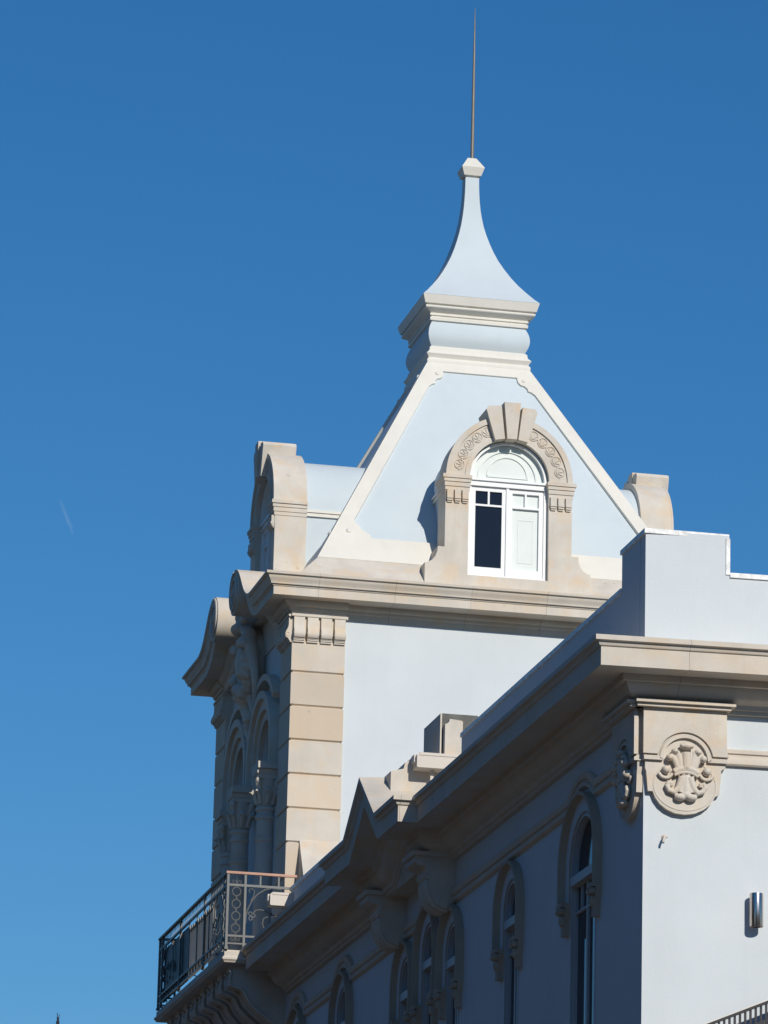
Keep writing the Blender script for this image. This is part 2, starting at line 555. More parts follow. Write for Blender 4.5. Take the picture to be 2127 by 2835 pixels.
# ---- main cornice
CORN = [(-.2, 18.86), (.40, 18.86), (.504, 18.838), (.50, 18.80), (.468, 18.792), (.462, 18.76), (.445, 18.735), (.428, 18.70), (.42, 18.685),
        (.42, 18.668), (.39, 18.664), (.386, 18.642), (.372, 18.634), (.372, 18.514), (.035, 18.519), (.03, 18.48), (.015, 18.45), (.0, 18.44),
        (-.015, 18.435), (-.015, 18.405), (-.03, 18.385), (-.04, 18.38), (-.045, 18.33), (-.05, 18.30), (-.2, 18.30)]
BED = [(-.05, 18.517), (.15, 18.517), (.145, 18.48), (.125, 18.445), (.105, 18.425), (.072, 18.42), (.07, 18.40), (.05, 18.375), (.03, 18.37), (.027, 18.331), (-.05, 18.331)]
NEARY, FARY = 0.86, TY - 0.86
co = MB()
co.sweep(CORN, [(0, NEARY), (0, 0), (TX, 0), (TX, TY), (0, TY), (0, FARY)], flip=False)
co.build('cornice', M['course'], tower)
for pth in ([(0, .83), (0, 0), (.815, 0)], [(TX - .815, 0), (TX, 0), (TX, .83)], [(0, TY), (0, TY - .83)]):
    MB().sweep(BED, pth).build('bed_moulding', M['stone'], tower)
# ---- frieze strip behind the swan necks
MB().box(0.1, 0.4, .5, TY - .5, 18.3, 18.9).build('frieze', M['stone'], tower)

# ---- swan-neck pediment halves on the street face
def bez(p, n=16):
    out = []
    for i in range(n + 1):
        t = i / n
        a = [(1 - t) ** 3, 3 * t * (1 - t) ** 2, 3 * t * t * (1 - t), t ** 3]
        out.append((sum(a[k] * p[k][0] for k in range(4)), sum(a[k] * p[k][1] for k in range(4))))
    return out
MIDY = TY / 2
def swan(sgn):
    """sgn=+1 near half (small y), -1 far half; mirrored about MIDY"""
    my = (lambda y: y) if sgn > 0 else (lambda y: TY - y)
    path = bez([(0.86, 18.838), (1.55, 18.84), (1.62, 19.49), (2.22, 19.50)], 22)
    # cross-section: depth d outward (-X), thickness measured down from the path
    prof = [(0.0, -.15), (0.0, .504), (-.045, .50), (-.055, .465), (-.11, .44), (-.155, .42), (-.17, .42), (-.175, .388), (-.205, .372), (-.325, .372),
            (-.32, .15), (-.36, .14), (-.41, .10), (-.42, .07), (-.51, .027), (-.51, -.15)]
    sb = MB()
    sb.sweep([(-o, d) for o, d in prof], path, F=lambda a, b, d: Vector((0.0 - d, my(a), b)), flip=False)
    o = sb.build('swan_neck', M['stone'], tower)
    v = MB()
    F = lambda u, w, d: Vector((0.0 - d, my(u), w))
    cu, cw, R = 2.24, 19.15, .35
    v.plate([(cu + R * cos(a * pi / 20), cw + R * sin(a * pi / 20)) for a in range(40)], -.15, .49, F)
    # spiral relief on the street face of the volute
    pts = []
    for i in range(60):
        a = pi / 2 + i / 59 * 2.4 * 2 * pi
        r = (R - .03) * (1 - i / 59 * .82)
        pts.append(F(cu + r * cos(-a + pi), cw + r * sin(-a + pi), .50))
    v.tube(pts, .022, 6)
    v.ball((cu, cw, .49), .07, .07, .05, 10, F)
    v.build('volute', M['stone'], o)
swan(1); swan(-1)

# ---- carved cartouche between the scrolls
c = MB()
F = STREET(0.12, MIDY)
c.plate([(.36 * cos(a * pi / 16), 18.25 + .52 * sin(a * pi / 16)) for a in range(32)], 0, .22, F)
c.ball((0, 18.25, .24), .24, .36, .17, 16, F)
random.seed(3)
for k in range(26):
    a = 2 * pi * k / 26
    r1, r2 = .38, .54
    c.ball((r1 * cos(a), 18.25 + r2 * sin(a), .18 + .12 * random.random()), .07 + .05 * random.random(), .085, .14, 8, F)
for s_ in (-1, 1):
    c.tube([F(s_ * (.30 + .16 * t + .16 * sin(t * pi)), 18.55 - 1.0 * t, .24 - .08 * t) for t in [i / 14 for i in range(15)]], .10, 8, r_end=.04)
    c.tube([F(s_ * (.20 + .12 * cos(t)), 18.84 + .10 * sin(t), .34) for t in [i / 10 * 4.6 for i in range(11)]], .06, 8, r_end=.03)
    c.ball((s_ * .30, 18.02, .36), .10, .08, .10, 10, F)
    c.ball((s_ * .26, 18.52, .36), .10, .09, .10, 10, F)
    # ribbon ends falling beside the pendant
    c.tube([F(s_ * (.10 + .26 * t), 17.86 - .62 * t, .20 - .10 * t) for t in [i / 8 for i in range(9)]], .085, 8, r_end=.05)
c.ball((0, 18.98, .24), .15, .16, .20, 12, F)
c.ball((0, 18.80, .36), .19, .10, .14, 12, F)
c.ball((0, 17.83, .26), .20, .13, .20, 12, F)
for k in range(8):
    c.ball((.05 * sin(k * 1.7), 17.66 - .095 * k, .20 - .012 * k), .15 - .012 * k, .08, .15 - .01 * k, 10, F)
c.ball((0, 16.86, .10), .05, .09, .06, 8, F)
fuse(c.build('cartouche', M['stone'], tower), .018, 3)

# ---- stone plinth under the roof
P = MB()
P.square_loft([(RC + .06, 18.84), (RC - .02, 18.90), (RC - .459, 19.363), (RC - .62, 19.365)], RC, RC)
P.build('roof_plinth', M['stone'], tower)

# ---- roof: white pyramid, neck, concave spire
HB, HT, Z0, Z1 = RC - .459, .819, 19.363, 23.23
SL = sqrt((HB - HT) ** 2 + (Z1 - Z0) ** 2)
roof = MB().square_loft([(HB - .035, Z0 - .05), (HT - .03, Z1 + .02)], RC, RC).build('roof', M['panel'], tower)
K = (HB - HT) / SL
def trim_frame(U, N2):
    U = Vector(U); N2 = Vector(N2)
    o = Vector((RC, RC, Z0)) + N2 * HB
    V = (-N2 * (HB - HT) + Vector((0, 0, Z1 - Z0))).normalized()
    N = U.cross(V)
    if N.dot(N2) < 0: N = -N
    F = PLANE(o, U, V, N)
    hip = lambda v: HB - K * v
    outer = [(-HB, -.02), (HB, -.02), (hip(SL), SL), (-hip(SL), SL)]
    bw = .222
    half = [(0, .4475), (2.06, .4475), (2.075, .52), (2.13, .57), (2.19, .60), (2.205, .66), (2.235, .70), (2.285, .745), (2.29, .82),
            (hip(.86) - bw, .86), (hip(3.84) - bw, 3.84), (.80, 3.895), (.755, 3.91), (.745, 3.97), (.705, 4.02), (.65, 4.035), (.615, 4.08), (.60, 4.13), (.60, 4.195), (0, 4.195)]
    inner = half[1:-1] + [(-a, b) for a, b in reversed(half[1:-1])]
    t = MB().plate(outer, -.04, .012, F, [inner])
    for s in (-1, 1):
        t.ball((s * 2.40, .57, .012), .045, .045, .03, 10, F)
        t.ball((s * .70, 4.13, .012), .035, .035, .025, 10, F)
    return t.build('trim', M['trim'], roof)
trim_frame((1, 0, 0), (0, -1, 0))
trim_frame((0, 1, 0), (-1, 0, 0))
trim_frame((0, 1, 0), (1, 0, 0))
trim_frame((1, 0, 0), (0, 1, 0))
nm = MB()
nm.square_loft([(.70, 23.17), (.815, 23.205), (.836, 23.225), (.838, 23.262), (.832, 23.285), (.81, 23.308), (.815, 23.325), (.85, 23.375), (.798, 23.435),
                (.79, 23.495), (.755, 23.524), (.6, 23.524)], RC, RC)
nm.square_loft([(.6, 23.93), (.755, 23.93), (.794, 23.938), (.798, 23.985), (.776, 23.997), (.778, 24.012), (.80, 24.02), (.80, 24.045), (.785, 24.058),
                (.81, 24.075), (.884, 24.118), (.893, 24.132), (.891, 24.152), (.868, 24.162), (.872, 24.178), (.906, 24.184), (.946, 24.318), (.93, 24.325)], RC, RC)
nm.build('neck_moulding', M['trim'], roof, 25)
nk = MB().square_loft([(.757, 23.515), (.775, 23.545), (.80, 23.595), (.817, 23.645), (.824, 23.70), (.82, 23.76), (.807, 23.818), (.785, 23.875), (.757, 23.935)], RC, RC)
nk.build('neck', M['panel'], roof)
prof = [(.944, 24.322), (.87, 24.40), (.755, 24.545), (.655, 24.68), (.565, 24.82), (.475, 24.98), (.39, 25.15), (.325, 25.31), (.27, 25.47), (.225, 25.62), (.185, 25.78),
        (.157, 25.94), (.138, 26.08), (.125, 26.23), (.117, 26.38), (.113, 26.50), (.112, 26.625)]
MB().square_loft(prof, RC, RC).build('spire', M['panel'], roof)
MB().square_loft([(.09, 26.60), (.09, 26.645), (.14, 26.655), (.186, 26.785), (.071, 26.97)], RC, RC).build('finial', M['trim'], roof, 20)
rod = MB()
rod.lathe([(.030, 26.95), (.028, 27.4), (.025, 28.2), (.019, 28.8), (.011, 29.3), (.003, 29.60)], (RC + .015, RC), 12)
rod.build('lightning_rod', M['rod'], roof)

# ---- dormers
SPW, RI, RO = 20.71, .62, .985
def dormer(F, full=True):
    # F(u,w,d): u along the face from the dormer centre
    base = [(-1.285, 18.88), (1.285, 18.88), (1.285, 19.25)] + \
           [(1.285 - .30 * sin(t), 19.56 - .31 * cos(t)) for t in [i / 8 * pi / 2 for i in range(1, 9)]]
    s = MB()
    outl = [(-RO, 19.56), (-RI - .005, 19.56), (-RI - .005, SPW)] + list(reversed(arc(0, SPW, RI, 0, pi))) + [(RI + .005, 19.56), (RO, 19.56)] + arc(0, SPW, RO, 0, pi, 36)
    s.plate(outl, -.5, 0, F)
    left = [(-1.285, 18.88), (-RI - .005, 18.88), (-RI - .005, 19.575), (-1.09, 19.575), (-1.097, 19.50), (-1.125, 19.42), (-1.175, 19.355), (-1.235, 19.32), (-1.285, 19.31)]
    s.plate(left, -.5, .012, F)
    s.plate([(-a, b) for a, b in reversed(left)], -.5, .012, F)
    s.box(-RI - .01, RI + .01, 18.88, 19.165, -.5, .0115, F)
    o = s.build('dormer', M['stone'], tower)
    # carved archivolt
    a = MB()
    a.ring(0, SPW, .905, RO + .004, 0, pi, 0, .028, F, 40)
    a.ring(0, SPW, RI, .69, 0, pi, 0, .02, F, 40)
    for sg in (-1, 1):
        for k in range(5):
            th = pi / 2 + sg * radians(27 + k * 12.6)
            cu, cw = .80 * cos(th), SPW + .80 * sin(th)
            pts = [F(cu + .075 * cos(x), cw + .075 * sin(x), .006) for x in [i * pi / 9 for i in range(18)]]
            a.tube(pts, .008, 6, True)
            for j in range(5):
                x = th + radians(-70 + 35 * j)
                a.tube([F(cu - .05 * cos(th), cw - .05 * sin(th), .004), F(cu - .05 * cos(th) + .10 * cos(x), cw - .05 * sin(th) + .10 * sin(x), .006)], .009, 5)
    a.build('archivolt', M['stone'], o)
    # keystones
    for poly, d in (([(-.075, SPW + .60), (.075, SPW + .60), (.13, 21.885), (-.13, 21.885)], .14),
                    ([(-.255, SPW + .575), (-.105, SPW + .605), (-.165, 21.83), (-.36, 21.815), (-.40, 21.76)], .11),
                    ([(.105, SPW + .605), (.255, SPW + .575), (.40, 21.76), (.36, 21.815), (.165, 21.83)], .11)):
        MB().plate(poly, -.42, d, F).build('keystone', M['stone'], o)
    # imposts with corbels
    for sg in (-1, 1):
        im = MB()
        def bx(u0, u1, w0, w1, d0, d1):
            im.box(min(sg * u0, sg * u1), max(sg * u0, sg * u1), w0, w1, d0, d1, F)
        bx(RI - .03, RO + .055, 20.655, 20.71, -.5, .06)
        bx(RI - .02, RO + .035, 20.60, 20.655, -.5, .043)
        bx(RI - .01, RO + .022, 20.53, 20.60, -.5, .028)
        bx(RI - .003, RO + .01, 20.47, 20.53, -.5, .014)
        for k in range(3):
            u0 = RI + .02 + k * .118
            bx(u0, u0 + .095, 20.37, 20.47, 0, .05)
            bx(u0, u0 + .095, 20.33, 20.37, 0, .06)
            bx(u0 + .004, u0 + .091, 20.30, 20.33, 0, .045)
            bx(u0 + .01, u0 + .085, 20.275, 20.30, 0, .025)
        im.build('impost', M['stone'], o)
    # cheeks and barrel roof behind the stone
    rr = .925
    br = MB()
    br.plate([(-rr, 19.1), (rr, 19.1), (rr, SPW - .05)] + arc(0, SPW - .05, rr, 0, pi, 32), -1.75, -.45, F)
    br.build('dormer_roof', M['panel'], o)
    cm = MB()
    for sg in (-1, 1):
        for w0, w1, e in ((20.56, 20.60, .05), (20.50, 20.55, .035)):
            cm.box(min(sg * .9, sg * (rr + e)), max(sg * .9, sg * (rr + e)), w0, w1, -1.4, -.5, F)
    cm.build('cheek_moulding', M['trim'], o)
    # joinery
    fw = MB()
    r = RI
    D0, D1 = -.17, -.09
    tr0, tr1 = 20.60, 20.70
    LO = 19.165
    outer = [(-r, LO), (r, LO)] + arc(0, SPW, r, 0, pi, 32)
    h1 = [(-r + .055, LO + .05), (r - .055, LO + .05), (r - .055, tr0), (-r + .055, tr0)]
    h2 = [(-r + .055, tr1 + .01), (r - .055, tr1 + .01)] + arc(0, SPW, r - .055, .02, pi - .02, 32)
    fw.plate(outer, D0, D1, F, [h1, h2])
    fw.ring(0, SPW, r - .055, r - .02, 0, pi, D1, D1 + .025, F, 32)
    fw.box(-r, r, tr1 - .02, tr1 + .015, D1, D1 + .03, F)
    fw.box(-r, r, tr0 - .005, tr0 + .02, D1, D1 + .02, F)
    fw.box(-r, r, LO - .0, LO + .03, D1, D1 + .02, F)
    # casement leaves
    e0, e1 = D0 + .01, D1 - .02
    for (a0, a1) in ((-r + .055, -.012), (.012, r - .055)):
        s1 = .07
        top = tr0
        fw.plate([(a0, LO + .05), (a1, LO + .05), (a1, top), (a0, top)], e0, e1, F,
                 [[(a0 + s1, LO + .17), (a1 - s1, LO + .17), (a1 - s1, top - .07 - .24), (a0 + s1, top - .31)],
                  [(a0 + s1, top - .28), ((a0 + a1) / 2 - .015, top - .28), ((a0 + a1) / 2 - .015, top - .075), (a0 + s1, top - .075)],
                  [((a0 + a1) / 2 + .015, top - .28), (a1 - s1, top - .28), (a1 - s1, top - .075), ((a0 + a1) / 2 + .015, top - .075)]])
    fw.box(-.02, .02, LO + .05, tr0, e0, D1 + .005, F)
    fo = fw.build('window_frame', M['white'], o)
    lft, rgt = (-r + .1, -.05), (.05, r - .1)
    MB().box(lft[0], lft[1], LO + .12, tr0 - .03, e0 + .012, e0 + .02, F).build('pane', M['glass'], o)
    sh = MB().box(rgt[0], rgt[1], LO + .12, tr0 - .03, e0 - .03, e0 + .005, F)
    for (u0, u1, w0, w1) in ((rgt[0] + .13, rgt[1] - .10, 19.45, 20.13),):
        sh.plate([(u0, w0), (u1, w0), (u1, w1), (u0, w1)], e0 + .005, e0 + .010, F, [[(u0 + .012, w0 + .012), (u1 - .012, w0 + .012), (u1 - .012, w1 - .012), (u0 + .012, w1 - .012)]])
    sh.build('shutter', M['shutter'], o)
    fl = MB().plate([(-r + .04, tr1)] + [(r - .04, tr1)] + arc(0, SPW, r - .04, .02, pi - .02, 28), e0 - .03, e0 + .01, F)
    fl.ring(0, SPW + .07, .30, .325, 0, pi, e0 + .01, e0 + .025, F, 28)
    fl.box(-.325, .325, SPW + .055, SPW + .075, e0 + .01, e0 + .025, F)
    fl.ring(0, SPW + .02, .44, .47, .02, pi - .02, e0 + .01, e0 + .03, F, 28)
    fl.build('fanlight', M['shutter'], o)
    return o
dormer(FRONT(.12, DC))
dormer(STREET(.12, DC))
dormer(EAST(TX - .12, DC))

# ---- made-up wedge against the corner quoin, shaped to supply its dark shadow
b = MB()
pr = [(.0, 14.93), (-.05, 14.84), (-.11, 14.74), (-.19, 14.62), (-.28, 14.48), (-.38, 14.32), (-.46, 14.16), (-.5, 14.08), (-.5, 13.3), (0, 13.3)]
vs = [(.20, y, z) for y, z in pr] + [(1.2, y, z) for y, z in pr]
k = len(pr)
tr = tessellate_polygon([[Vector((y, z, 0)) for y, z in pr]])
b.add(vs, [(i, (i + 1) % k, (i + 1) % k + k, i + k) for i in range(k)] + [tuple(t) for t in tr] + [tuple(x + k for x in reversed(t)) for t in tr])
b.build('shade_wedge', M['stone'], tower)

# ---- balcony on the street face
BX, BY0, BY1 = -.95, -.50, 5.30
SLAB = 13.15
bal = MB()
SP = [(.35, SLAB), (-.0, SLAB), (.0, SLAB - .02)]
slab_prof = [(-.9, 13.15), (-.03, 13.15), (-.03, 13.125), (.0, 13.12), (.0, 13.06), (.012, 13.05), (.03, 13.03), (.03, 13.005), (.012, 12.99), (.0, 12.965), (-.9, 12.965)]
bal.sweep(slab_prof, [(0.3, BY0), (BX, BY0), (BX, BY1), (0.3, BY1)], flip=True)
bal.box(BX + .3, .1, BY0 + .3, BY1 - .3, 12.97, 13.14)
bal_o = bal.build('balcony', M['stone'], tower)
def console_prof():
    return [(.15, 12.965), (-.82, 12.965), (-.82, 12.90), (-.79, 12.88), (-.80, 12.80), (-.83, 12.74), (-.80, 12.67), (-.70, 12.64), (-.62, 12.64),
            (-.60, 12.58), (-.54, 12.48), (-.44, 12.36), (-.30, 12.25), (-.16, 12.17), (-.10, 12.05), (-.02, 11.92), (.15, 11.9)]
for i in range(8):
    y0 = -.30 + i * .71
    wd = .36
    cp = console_prof(); k = len(cp)
    cb = MB()
    vs = [(x, y0, z) for x, z in cp] + [(x, y0 + wd, z) for x, z in cp]
    tr = tessellate_polygon([[Vector((x, z, 0)) for x, z in cp]])
    cb.add(vs, [(j, (j + 1) % k, (j + 1) % k + k, j + k) for j in range(k)] + [tuple(t) for t in tr] + [tuple(x + k for x in reversed(t)) for t in tr])
    for yy in (y0 - .012, y0 + wd + .012):
        cb.tube([(x - .012, yy, z - .01) for x, z in [(-.82, 12.90), (-.79, 12.86), (-.81, 12.78), (-.80, 12.68), (-.68, 12.645), (-.60, 12.60), (-.53, 12.47), (-.42, 12.35), (-.28, 12.25), (-.14, 12.16), (-.05, 12.0)]], .022, 6)
    cb.build('console', M['stone'], bal_o)

def spiral(F, cu, cw, r0, r1, a0, turns, d, n=22):
    return [F(cu + (r0 + (r1 - r0) * i / n) * cos(a0 + turns * 2 * pi * i / n), cw + (r0 + (r1 - r0) * i / n) * sin(a0 + turns * 2 * pi * i / n), d) for i in range(n + 1)]
RT, R2, R3, R4, R5 = 14.288, 14.095, 13.352, 13.24, 13.15   # handrail, upper bar, lower bar, bottom bar, slab
def motif(mb, F, u, up=True):
    """small fleuron with two curls"""
    s = 1 if up else -1
    w0 = R2 if up else R3
    mb.tube([F(u, w0, 0), F(u, w0 + s * .12, 0)], .010, 6, r_end=.003)
    mb.ball((u, w0 + s * .035, 0), .014, .022, .014, 8, F)
    for q in (-1, 1):
        pts = [F(u + q * x, w0 + s * y, 0) for x, y in ((.0, .02), (.014, .05), (.035, .07), (.06, .068), (.068, .045), (.052, .03), (.04, .042))]
        mb.tube(pts, .006, 6)
def chain(mb, F, u):
    zc = [14.0, 13.82, 13.642, 13.464]
    for z in zc:
        mb.tube([F(u + .062 * cos(t), z + .062 * sin(t), 0) for t in [i * pi / 9 for i in range(18)]], .0095, 6, True)
    ends = [R2] + zc + [R3]
    for a, b_ in zip(ends[:-1], ends[1:]):
        a2 = a - (.062 if a != R2 else 0); b2 = b_ + (.062 if b_ != R3 else 0)
        mb.tube([F(u, a2 + .005, 0), F(u, b2 - .005, 0)], .014, 6)
def panel_scroll(mb, F, u0, u1, k=1.0):
    """large leafy scrollwork filling a panel from u0 to u1"""
    W = abs(u1 - u0); s = 1 if u1 > u0 else -1
    G = lambda x, z: F(u0 + s * x, z, 0)
    big = [(0.0, 13.62), (.03, 13.75), (.09, 13.88), (.17, 13.98), (.27, 14.05), (.38, 14.085), (.52, 14.07)]
    mb.tube([G(x * W / .55, z) for x, z in big], .013 * k, 6)
    c1 = [(.07, 13.87), (.11, 13.95), (.12, 14.02), (.09, 14.055), (.05, 14.045), (.04, 14.01), (.055, 13.995)]
    mb.tube([G(x, z) for x, z in c1], .009 * k, 6)
    c2 = [(.11, 13.70), (.15, 13.745), (.22, 13.755), (.30, 13.735), (.36, 13.70), (.45, 13.67), (.52, 13.70), (.55, 13.78)]
    mb.tube([G(x * W / .55, z) for x, z in c2], .010 * k, 6)
    c3 = [(.33, 13.66), (.27, 13.63), (.25, 13.56), (.27, 13.50), (.31, 13.47), (.35, 13.49), (.35, 13.53)]
    mb.tube([G(x * W / .55, z) for x, z in c3], .010 * k, 6)
    mb.ball((u0 + s * .37 * W / .55, 13.70, 0), .028 * k, .03 * k, .02 * k, 8, F)
    for dx, dz in ((.07, 13.69), (.115, 13.665), (.075, 13.62)):
        mb.tube([F(u0 + s * dx + .026 * cos(t), dz + .026 * sin(t), 0) for t in [i * pi / 6 for i in range(12)]], .007 * k, 5, True)
    mb.tube([G(0.0, 13.55), G(0.0, 13.68)], .018 * k, 6)
def bars(mb, F, u0, u1, lower=True):
    mb.box(u0, u1, R2 - .017, R2 + .017, -.014, .014, F)
    mb.box(u0, u1, R3 - .014, R3 + .014, -.012, .012, F)
    if lower: mb.box(u0, u1, R4 - .010, R4 + .010, -.010, .010, F)
def post(mb, F, u, r=.017):
    mb.box(u - r, u + r, SLAB, RT - .03, -r, r, F)
    mb.box(u - r * 1.5, u + r * 1.5, SLAB, SLAB + .035, -r * 1.5, r * 1.5, F)
rl = MB()
Fn = FRONT(BY0)
X0, X1 = BX + .02, .075
bars(rl, Fn, X0, X1)
post(rl, Fn, X0); post(rl, Fn, X0 + .255)
motif(rl, Fn, X0 + .128, True); motif(rl, Fn, X0 + .128, False)
chain(rl, Fn, X0 + .128)
for u in (X0 + .475, X0 + .745):
    rl.box(u - .012, u + .012, R2, RT - .02, -.01, .01, Fn)
panel_scroll(rl, Fn, X0 + .27, X0 + .27 + .55)
rl.build('railing', M['iron'], bal_o, 30)
Fs = STREET(BX + .02)
rs = MB()
Y0, Y1 = BY0 + .02, BY1 - .02
bars(rs, Fs, Y0, Y1)
for u in (Y0, Y0 + .255, Y1 - .255, Y1, 1.35, 3.4):
    post(rs, Fs, u)
for u in (Y0 + .128, Y1 - .128):
    motif(rs, Fs, u, True); motif(rs, Fs, u, False); chain(rs, Fs, u)
n = 44
for i in range(n):
    u = Y0 + .3 + (Y1 - Y0 - .6) * i / (n - 1)
    rs.box(u - .006, u + .006, R2, RT - .02, -.004, .004, Fs)
    if i % 2 == 0:
        rs.tube([Fs(u + .035 * cos(t), (R4 + R3) / 2 + .042 * sin(t), 0) for t in [j * pi / 5 for j in range(10)]], .006, 5, True)
for (a, b_) in ((Y0 + .27, .36), (.60, .1), (Y1 - .27, Y1 - .80), (4.0, 4.45)):
    panel_scroll(rs, Fs, a, b_, .8)
for i in range(13):
    u = .68 + i * .165
    rs.tube([Fs(u + .06 * cos(t), 14.0 + .075 * sin(t), 0) for t in [pi + j * pi / 8 for j in range(9)]], .012, 5)
for u in (.64, .98, 2.0, 2.66):
    rs.box(u - .012, u + .012, R3, R2, -.012, .006, Fs)
rs.build('railing', M['iron'], bal_o, 30)
Ff = FRONT(BY1)
rf = MB()
bars(rf, Ff, X0, .05)
post(rf, Ff, X0); post(rf, Ff, X0 + .255)
motif(rf, Ff, X0 + .128, True); chain(rf, Ff, X0 + .128); motif(rf, Ff, X0 + .128, False)
panel_scroll(rf, Ff, X0 + .27, X0 + .82)
rf.build('railing', M['iron'], bal_o, 30)
hr = MB()
hp = [(-.028, RT - .03), (.028, RT - .03), (.032, RT - .005), (.02, RT + .006), (-.02, RT + .006), (-.032, RT - .005)]
hr.sweep(hp, [(X1, BY0), (X0 - .03, BY0)], flip=False)
hr.build('handrail', M['copperrail'], bal_o)
hr = MB().sweep(hp, [(X0, BY0 + .03), (X0, BY1), (.05, BY1)], flip=False)
hr.build('handrail', M['iron'], bal_o)  # dark iron colours in the shade on the street run of the rail
MB().box(X1 - .005, X1 + .03, BY0 - .02, BY0 + .02, SLAB, RT + .01).build('end_post', M['dark'], bal_o)
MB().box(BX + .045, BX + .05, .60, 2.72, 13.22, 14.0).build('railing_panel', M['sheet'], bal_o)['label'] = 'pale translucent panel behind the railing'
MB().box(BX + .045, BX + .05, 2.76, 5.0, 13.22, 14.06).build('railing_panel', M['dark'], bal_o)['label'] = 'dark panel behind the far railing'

# ================================================================== CORNER BUILDING (wing)
wing = thing('corner_building', 'white corner building with stone cornice, shaded arched windows and a shield bracket', 'building')
YC = -19.623
TT = math.tan(-0.0489)
PT, BT = 14.085, 14.515            # parapet top, corner block top
_c, _s = cos(-0.0489), sin(-0.0489)
def WF(u, w, d):                    # front wall frame, faces about -Y
    return Vector((u * _c + d * _s, YC + u * _s - d * _c, w))
WS = STREET(0.0)
WIN = [(-17.22, .54, 11.38), (-13.98, .34, 11.42), (-11.0, .33, 11.44), (-9.70, .35, 11.64), (-8.40, .33, 11.44), (-4.53, .37, 11.63), (-1.40, .37, 11.63)]
RING = [.77, .57, .55, .57, .55, .59, .59]
SILL = 8.6
w = MB()
yb = YC + .3
w.plate([(YC, 0), (0.0, 0), (0.0, 13.2), (YC, 13.2)], -.35, 0, WS, [arch_hole(y, r, z, SILL) for y, r, z in WIN])
# parapet on the street side, interrupted at the pedimented bay
w.box(0.0, .25, YC + .951, -11.2, 13.2, PT)
w.box(0.0, .25, -7.75, -.5, 13.2, PT)
w.box(.0, .9, YC + .24, YC + .95, 13.2, BT)
# body behind
vs = [WF(0.35, 0, -.35), WF(9, 0, -.35), Vector((9, -.01, 0)), Vector((.36, -.01, 0))]
top = [v + Vector((0, 0, 12.9)) for v in vs]
w.add(vs + top, [(0, 1, 2, 3), (7, 6, 5, 4), (0, 4, 5, 1), (1, 5, 6, 2), (2, 6, 7, 3), (3, 7, 4, 0)])
w.box(0.0, 9.0, 0.0, 13.2, -.36, 0.0, WF)
w.plate([(0, 13.2), (9.0, 13.2), (9.0, PT), (.903, PT), (.903, BT), (0, BT)], -.25, 0.0, WF)
w.build('wall', M['wall'], wing)

MB().box(.36, 8.9, YC + .3, -.02, 12.95, 13.05).build('flat_roof', M['concrete'], wing)
# ---- weathered flashing on the parapet
def coping_street(y0, y1, z):
    return MB().box(-.02, .27, y0, y1, z - .03, z + .022)
c = coping_street(YC + .93, -11.2, PT); c.build('coping', M['coping'], wing)
c = coping_street(-7.75, -.5, PT); c.build('coping', M['coping'], wing)
c = MB()
c.box(-.018, .915, YC - .022 , YC + .97, BT - .03, BT + .022)
c.build('coping', M['coping'], wing)
c = MB()
c.box(.875, .918, PT + .0, BT - .031, -.25, .014, WF)
c.build('coping', M['coping'], wing)
c = MB().box(.919, 9.0, PT - .03, PT + .022, -.27, .02, WF)
c.build('coping', M['coping'], wing)

# ---- cornice
WCORN = [(-.05, 13.215), (.40, 13.21), (.711, 13.17), (.711, 13.117), (.672, 13.108), (.668, 13.09), (.655, 13.068), (.637, 13.062), (.637, 12.862),
         (.315, 12.868), (.31, 12.80), (.262, 12.796), (.255, 12.765), (.215, 12.70), (.16, 12.665), (.10, 12.645), (.085, 12.60), (.06, 12.595), (.055, 12.555), (-.05, 12.555)]
PB0, PB1 = -11.0, -7.9            # projecting bay
EX = .24
fe = WF(9, 0, 0)
PC, PH, PRISE = -9.64, .93, .64    # pediment centre, half width, rise
GA, GB = PC - PH - .04, PC + PH + .04
co = MB()
co.sweep(WCORN, [(0, -.52), (0, PB1), (-EX, PB1), (-EX, GB)], flip=False)
co.sweep(WCORN, [(-EX, GA), (-EX, PB0), (0, PB0), (0, YC), (fe.x, fe.y)], flip=False)
co.build('cornice', M['course'], wing)
fz = MB()
for a, b_ in ((PB0, GA), (GB, PB1)):
    fz.box(-EX, .03, a, b_, 12.562, 13.0)
fz.build('frieze', M['stone'], wing)

# ---- pediment: the bay cornice rises into a gable
ZR = 13.17
gp = [(GA, ZR), (PC - PH, ZR), (PC, ZR + PRISE), (PC + PH, ZR), (GB, ZR)]
pd = MB()
prof = [(o + EX, h - ZR) for o, h in WCORN[2:]]
prof = [(-.45, .03), (.45, .03)] + prof[:-1] + [(-.45, -.615)]
pd.sweep([(-h, d) for d, h in prof], gp, F=lambda a, b, d: Vector((-d, a, b)), flip=False)
pd.plate([(GA - .02, 12.545), (GB + .02, 12.545), (GB + .02, ZR - .3), (PC, ZR + PRISE - .3), (GA - .02, ZR - .3)], -.4, EX + .04, WS)
pd.build('pediment', M['stone'], wing)

